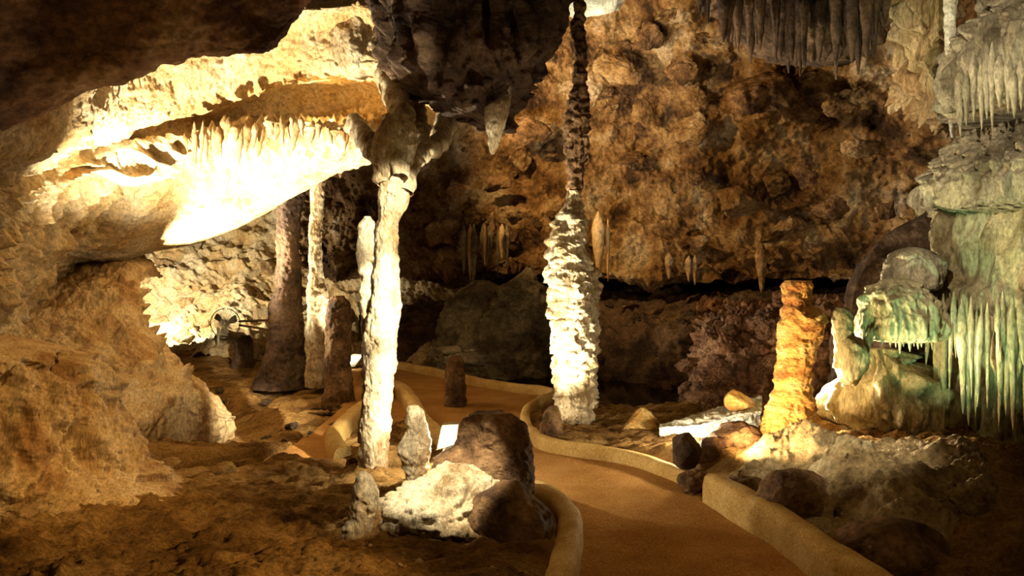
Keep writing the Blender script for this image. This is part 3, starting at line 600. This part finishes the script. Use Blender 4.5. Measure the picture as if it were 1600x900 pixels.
# ceiling drapes upper right
def d_dr2(P, s, t):
    q = sc3(P, 6, 6, .7); return ridge(q*.8, 2, 401)*.34+fbm(q*2.2, 2, 402)*.12+fbm(P*2, 2, 403)*.12+ridge(P*8, 2, 404)*.04
o = sheet('drapery', [
    [(1340, -120, 7.0), (1400, -120, 6.8), (1480, -120, 6.6), (1560, -120, 6.6), (1700, -120, 6.4)],
    [(1355, 0, 8.2), (1410, 0, 7.8), (1470, 0, 7.5), (1500, 0, 7.5), (1540, -20, 7.5)],
    [(1372, 60, 8.4), (1415, 60, 8.0), (1470, 60, 7.6), (1490, 60, 7.7), (1510, 60, 8.2)],
    [(1364, 130, 8.6), (1415, 130, 8.2), (1465, 130, 7.8), (1492, 130, 7.8), (1510, 130, 8.4)],
    [(1374, 170, 8.8), (1420, 185, 8.4), (1460, 200, 8.0), (1490, 205, 8.0), (1510, 190, 8.6)],
    [(1390, 180, 9.4), (1425, 200, 9.2), (1465, 222, 9.0), (1490, 226, 9.0), (1512, 200, 9.2)],
], 200, 200, d_dr2, M_flow, kind=None)
tag(o, 'folded tan stone drapery hanging from the ceiling, upper right', 'drapery')
o = prof('stalactite', 7.2, [(-60, 1478, 1500), (45, 1476, 1494), (100, 1477, 1492), (160, 1480, 1492), (200, 1484, 1492), (215, 1487, 1491)], M_white, d_col(.02, .004, .01, s=41, fl=14), nr=120, nc=40)
tag(o, 'long thin white stalactite in front of the tan drapery', 'stalactite')
root2 = group_root('drapery', 0); tag(root2, 'pale grey fluted drapery mass at the upper right corner', 'drapery')
prof('body', 6.9, [(-60, 1560, 1900), (0, 1570, 1880), (20, 1545, 1880), (40, 1525, 1880), (60, 1508, 1880), (100, 1495, 1880), (140, 1492, 1870), (170, 1505, 1840), (185, 1530, 1800)], M_grey, d_drape(.20, 271, 8), nr=200, nc=360, parent=root2)
for k in range(10):
    u = 1498+k*11+rs.uniform(-3, 3); stal('stalactite', u, 60+rs.uniform(0, 60), [215, 205, 190, 196, 180, 200, 168, 175, 190, 180][k]+rs.uniform(-8, 8), front(u, 1685, 195, 6.9)+.08, 6+rs.uniform(0, 4), M_grey, root2, 400+k, 22, 60)
# dark stalactite curtain top right
root3 = group_root('stalactite_curtain', 0); tag(root3, 'dark curtain of stalactites along the ceiling right of centre', 'stalactites')
prof('ceiling_root', 8.4, [(-160, 1040, 1460), (-60, 1060, 1430), (-20, 1080, 1400), (10, 1110, 1396), (40, 1135, 1388), (70, 1165, 1372), (88, 1190, 1350), (98, 1215, 1330)], M_dark, d_drape(.16, 281, 8), nr=100, nc=200, depth=.35, parent=root3)
for k in range(70):
    u = 1085+rs.uniform(0, 300); tip = np.interp(u, [1085, 1120, 1160, 1220, 1300, 1350, 1385], [5, 40, 72, 98, 104, 95, 62])+rs.uniform(-30, 22)
    stal('stalactite', u, -30, tip, 8.1+rs.uniform(-.5, .4), 4+rs.uniform(0, 9), M_dark, root3, 500+k, 14, 30)
# lit slab at the very top
o = stone('rock_slab', 'pale lit rock slab at the top edge behind the centre column', 'rock', 922, -10, 9.6, 66, 46, M_white, 51, .5, sub=5, rough=.08)

gx, gy = np.meshgrid(np.linspace(1.25, 3.2, 230), np.linspace(4.3, 6.5, 230)); PP = np.stack([gx.ravel(), gy.ravel()], 1)
ew = ((PP[:, 0]-2.2)/.85)**2+((PP[:, 1]-5.2)/.85)**2; Q3 = np.concatenate([PP, 0*PP[:, :1]], 1)
ew = ew+fbm(Q3*2.5, 3, 5)*.4
Zs = np.concatenate([ground_h(c) for c in np.array_split(PP, 4)])+.10*sst(1.1, .7, ew)-.05+.012*ridge(Q3*8, 3, 9)+.012*fbm(Q3*20, 3, 8)
fc = grid_faces(230, 230); kp = (ew < 1.15); fc = fc[kp[fc].all(1)]
tag(link('flowstone_slope', np.concatenate([PP, Zs[:, None]], 1), fc, M_slope), 'cream pitted flowstone slope at the foot of the orange stalagmite, behind the round dark boulder', 'flowstone')
# slope stones on the right
stone('boulder', 'large rounded dark boulder behind the near right kerb', 'boulder', 1243, 787, 5.0, 64, 54, M_brown, 61, .9, sub=6, rough=.08, cut=.3)
stone('boulder', 'broad low dark boulder at the bottom right behind the kerb', 'boulder', 1392, 878, 4.3, 98, 66, M_brown, 62, .9, sub=6, rough=.1, cut=.3)
stone('boulder', 'small dark egg-shaped stone by the gap in the kerb', 'boulder', 1071, 703, 6.0, 24, 31, M_dark, 63, sub=5, rough=.08, cut=.3)
stone('boulder', 'dark grey rounded stone right of the egg-shaped one', 'boulder', 1112, 712, 6.1, 27, 30, M_brown, 64, sub=5, rough=.15)
stone('boulder', 'dark shaded rock below the lit ledge and orange stalagmite', 'boulder', 1155, 705, 6.3, 50, 46, M_brown, 65, sub=5, rough=.2)
stone('boulder', 'low brown stone wedged above the near kerb end', 'boulder', 1165, 765, 5.4, 34, 26, M_brown, 66, sub=5, rough=.2)
stone('boulder', 'brown rubble rock filling the break between the two kerbs', 'boulder', 1083, 757, 5.75, 26, 22, M_brown, 67, sub=5, rough=.25)
o = prof('stone', 7.16, [(634, 862, 870), (640, 854, 874), (655, 846, 879), (672, 841, 882), (690, 838, 884)], M_brown, d_col(.01, .01, .03, s=71), nr=50, nc=60, depth=.5)
tag(o, 'small brown cone-shaped stone at the foot of the centre column', 'stone')
o = prof('stone', 7.4, [(637, 1000, 1008), (642, 992, 1016), (655, 984, 1026), (672, 970, 1036), (690, 955, 1045)], M_orange, d_col(.01, .01, .03, s=72), nr=50, nc=60)
tag(o, 'orange cone-shaped stone by the pool between the columns', 'stone')
# lit ledge
o = sheet('stone_ledge', [
    [(1028, 668, 7.4), (1060, 655, 7.5), (1100, 642, 7.6), (1150, 626, 7.7), (1190, 616, 7.8)],
    [(1030, 660, 7.1), (1060, 654, 7.1), (1100, 645, 7.1), (1150, 632, 7.2), (1190, 622, 7.3)],
    [(1030, 668, 6.9), (1060, 667, 6.85), (1100, 660, 6.8), (1150, 646, 6.8), (1190, 640, 6.8)],
    [(1030, 676, 6.9), (1060, 676, 6.85), (1100, 674, 6.8), (1150, 662, 6.8), (1190, 655, 6.8)],
    [(1030, 720, 7.0), (1060, 730, 7.0), (1100, 730, 7.0), (1150, 730, 7.0), (1190, 730, 7.0)],
], 90, 200, lambda P, s, t: ridge(P*5, 3, 95)*.03+fbm(P*14, 3, 96)*.02, M_white, kind=None)
tag(o, 'long white lit rock ledge sloping up to the orange stalagmite', 'ledge')
stone('stone', 'angular yellow lit stone sitting on the white ledge', 'stone', 1158, 630, 6.95, 28, 24, M_orange, 77, cut=1.15, rough=.04, sub=4, rot=.6)
# rubble bank behind ledge
o = sheet('rubble_bank', [
    [(1090, 470, 11.5), (1130, 468, 11), (1180, 465, 10.6), (1260, 460, 10.4), (1400, 450, 10.4)],
    [(1085, 500, 10.4), (1120, 490, 10.0), (1180, 485, 9.8), (1260, 480, 9.6), (1400, 480, 9.6)],
    [(1078, 560, 9.8), (1110, 540, 9.2), (1180, 530, 9.0), (1260, 520, 8.8), (1400, 520, 8.8)],
    [(1066, 605, 9.6), (1090, 600, 9.0), (1160, 590, 8.6), (1260, 590, 8.2), (1400, 590, 8.2)],
    [(1060, 625, 9.8), (1090, 640, 8.9), (1160, 650, 8.2), (1260, 660, 7.8), (1400, 660, 7.8)],
], 200, 260, lambda P, s, t: craggy(P, 97, .22, 3.2), M_rubble, kind=None)
tag(o, 'bank of reddish rubble behind the ledge and orange stalagmite', 'rubble')

# back formations
root4 = group_root('flowstone_mound', 0); tag(root4, 'pale grey flowstone mound with drip columns behind the pool', 'flowstone')
prof('cone', 12.3, [(418, 822, 830), (425, 816, 834), (440, 800, 842), (460, 780, 852), (490, 755, 862), (530, 735, 872), (580, 715, 880)], M_murk, lambda P, T, A, R: craggy(P, 291, .22, 2.2)*sst(0, .2, T), nr=120, nc=130, parent=root4)
prof('cone', 12.6, [(438, 740, 765), (450, 725, 785), (480, 705, 800), (520, 690, 815), (580, 670, 830)], M_murk, lambda P, T, A, R: craggy(P, 295, .22, 2.2)*sst(0, .2, T), nr=110, nc=130, parent=root4)
for k in range(9): stal('drip_column', 728+k*8+rs.uniform(-4, 4), 350, 405+rs.uniform(0, 45), 12.9+rs.uniform(0, .4), 2.5+rs.uniform(0, 5), [M_murk, M_flow, M_murk][k % 3], root4, 600+k, 14, 40)
for i, (u, v0, v1, Y, r, lab) in enumerate([(935, 330, 434, 12.0, 11, 'thick pale stalactite on the back wall right of the centre column'), (950, 340, 440, 12.0, 4, 'thin stalactite beside the thick pale one right of the centre column'),
        (1045, 395, 436, 12.0, 7, 'leftmost of three short stalactites under the back wall overhang'), (1076, 400, 440, 12.0, 6, 'middle of three short stalactites under the back wall overhang'), (1086, 398, 446, 12.0, 5, 'rightmost of three short stalactites under the back wall overhang'),
        (1190, 380, 458, 11.4, 10, 'stubby orange stalactite at the overhang near the orange stalagmite'), (770, 330, 372, 12.6, 5, 'small thin stalactite above the pale flowstone mound'), (532, 262, 278, 9.2, 5, 'tiny stalactite at the end of the vault lip')]):
    o = stal('stalactite', u, v0, v1, Y, r, M_flow if i < 2 else M_back, None, 700+i, 24, 60); tag(o, lab, 'stalactite')
for i, (u, v, Y, ru, rv, lab, m) in enumerate([(775, 558, 11.8, 16, 12, 'bright pale stone at the far edge of the pool', M_white), (718, 548, 12.0, 36, 10, 'flat grey stone left of the bright stone at the pool edge', M_grey), (735, 562, 11.8, 52, 12, 'long grey rock shelf at the far pool edge', M_grey), (830, 566, 11.9, 36, 9, 'low brown rock at the pool edge left of the centre column', M_flow), (1120, 472, 10.9, 12, 8, 'small round stone on top of the rubble bank', M_rubble)]):
    stone('stone', lab, 'stone', u, v, Y, ru, rv, m, 800+i, .8, sub=4)
# rocks of the back wall, each its own piece
wb = bpy.data.objects['wall_back']
for i, (u, v, ru, rv, Y) in enumerate([(1185, 155, 62, 46, 12.0), (1080, 205, 34, 28, 12.8), (1150, 325, 50, 30, 12.4), (1060, 110, 36, 26, 12.6), (960, 100, 42, 40, 12.8), (1085, 150, 22, 22, 12.8), (1020, 60, 38, 34, 12.6), (1130, 70, 30, 22, 12.0), (1010, 175, 22, 26, 13), (1260, 275, 24, 24, 12.2), (1310, 160, 30, 22, 11.6), (1080, 380, 32, 26, 12.8), (830, 200, 42, 34, 13.2), (1220, 80, 30, 18, 11.6), (1340, 230, 40, 20, 11.6), (1300, 330, 34, 22, 11.8), (720, 300, 34, 26, 13.6), (690, 360, 30, 24, 13.8), (780, 290, 30, 20, 13.4), (980, 250, 26, 18, 13.2), (1230, 350, 28, 20, 12.2), (1380, 330, 30, 24, 11.4)]):
    s = Y/F; rock('rock', at(u, v, Y+.15), (ru*s, ru*s*.6, rv*s), M_back if i % 3 else M_brown, 900+i, 5, .3, .10, 1.0, 0, wb)
# loose stones on the floor
for i, (u, v, z, r, lab) in enumerate([(545, 858, .1, 12, 'small pale pebble in front of the leaning stalagmite'), (560, 872, .1, 8, 'tiny stone left of the rock cluster foreground'), (262, 730, .15, 20, 'brown lump where the slope meets the near ground'), (350, 738, .12, 18, 'low brown stone on the rim of near ground'), (425, 772, .1, 16, 'flat dark stone on the near ground'), (555, 722, .12, 10, 'small stone at the foot of the tall lit column')]):
    X, Y = gp(u, v, z); s = Y/F; o = rock('stone', (X, Y, z+.2*r*s), (r*s, r*s, r*s*.7), M_ground, 950+i, 4); tag(o, lab, 'stone')

# broken rock on the banks and walls, each piece its own
def scatter(parent, n, r0, r1, mats, seed, lo=(-99, -99, -99), hi=(99, 99, 99), sink=.1):
    rs = np.random.RandomState(seed); me = parent.data; co_ = np.empty(len(me.vertices)*3, np.float32); me.vertices.foreach_get('co', co_); co_ = co_.reshape(-1, 3)
    ok = np.where(((co_ > lo) & (co_ < hi)).all(1))[0]; protos = []
    for i in range(n):
        p = co_[rs.choice(ok)]; r = r0+(r1-r0)*rs.uniform()**2.2
        if i < 8:
            V, Fc = ico(3); V = V.copy()
            for k in range(8):
                nn = rs.normal(size=3); nn /= np.linalg.norm(nn); d = V@nn-rs.uniform(.45, .85); V = V-np.where(d > 0, d, 0)[:, None]*nn
            V = V*(1+fbm(V*2+i, 2, i)*.3)[:, None]
            o = link('rock', V, Fc, mats[i % len(mats)], parent, smooth=False)
        else:
            o = protos[i % 8].copy(); COL.objects.link(o); o.parent = parent
        protos.append(o); o.location = p+np.array((0, -r*sink, 0)); o.scale = (r*rs.uniform(.8, 1.4), r*rs.uniform(.6, 1), r*rs.uniform(.5, 1)); o.rotation_euler = (rs.uniform(-.5, .5), rs.uniform(-.6, .6), rs.uniform(0, 6))
O_ = bpy.data.objects
scatter(O_['wall_back'], 110, .06, .32, [M_back, M_back, M_brown], 1, (-2.2, 0, 1.6), (7, 14.4, 6.2))
scatter(O_['wall_back.001'], 80, .07, .3, [M_dark, M_brown], 2, (-2, 0, -.1), (4.5, 20, 1.3))
scatter(O_['wall_far'], 100, .08, .32, [M_vault, M_flow], 3, (-8, 0, -.2), (-2.2, 20, 3))
scatter(O_['rubble_bank'], 110, .04, .17, [M_rubble, M_rubble, M_brown], 4, (1.8, 0, -.1), (4.2, 20, 1.3), .3)
rs = np.random.RandomState(9); pr_ = []
for n_, (ua, ub, va, vb, lab, grp) in enumerate([(1180, 1520, 700, 860, 'small brown stone lying on the rough slope behind the near right kerb', 'small stones on the right slope'), (560, 690, 850, 896, 'small pale pebble on the earth in front of the lit rocks', 'pebbles in front of the lit rocks'), (250, 540, 560, 690, 'small dark stone on the shaded ground left of the tall lit column', 'small stones on the shaded ground')]):
    for i in range((26, 12, 24)[n_]):
        X, Y = gp(rs.uniform(ua, ub), rs.uniform(va, vb), .12 if n_ < 2 else -.05); z = float(ground_h(np.array([[X, Y]]))[0]); r = (.05, .018, .07)[n_]*rs.uniform(.5, 1.4)
        if i < 3: o = rock('stone', (0, 0, 0), (1, 1, .7), (M_brown, M_flow, M_dark)[n_], 1300+i+n_*10, 3, .2, .05, .8); pr_ = pr_[:i]+[o] if i else [o]
        else: o = pr_[i % 3].copy(); COL.objects.link(o)
        o.location = (X, Y, z+r*.25); o.scale = (r, r, r); o.rotation_euler = (0, 0, rs.uniform(0, 6)); tag(o, lab, 'stone', grp)
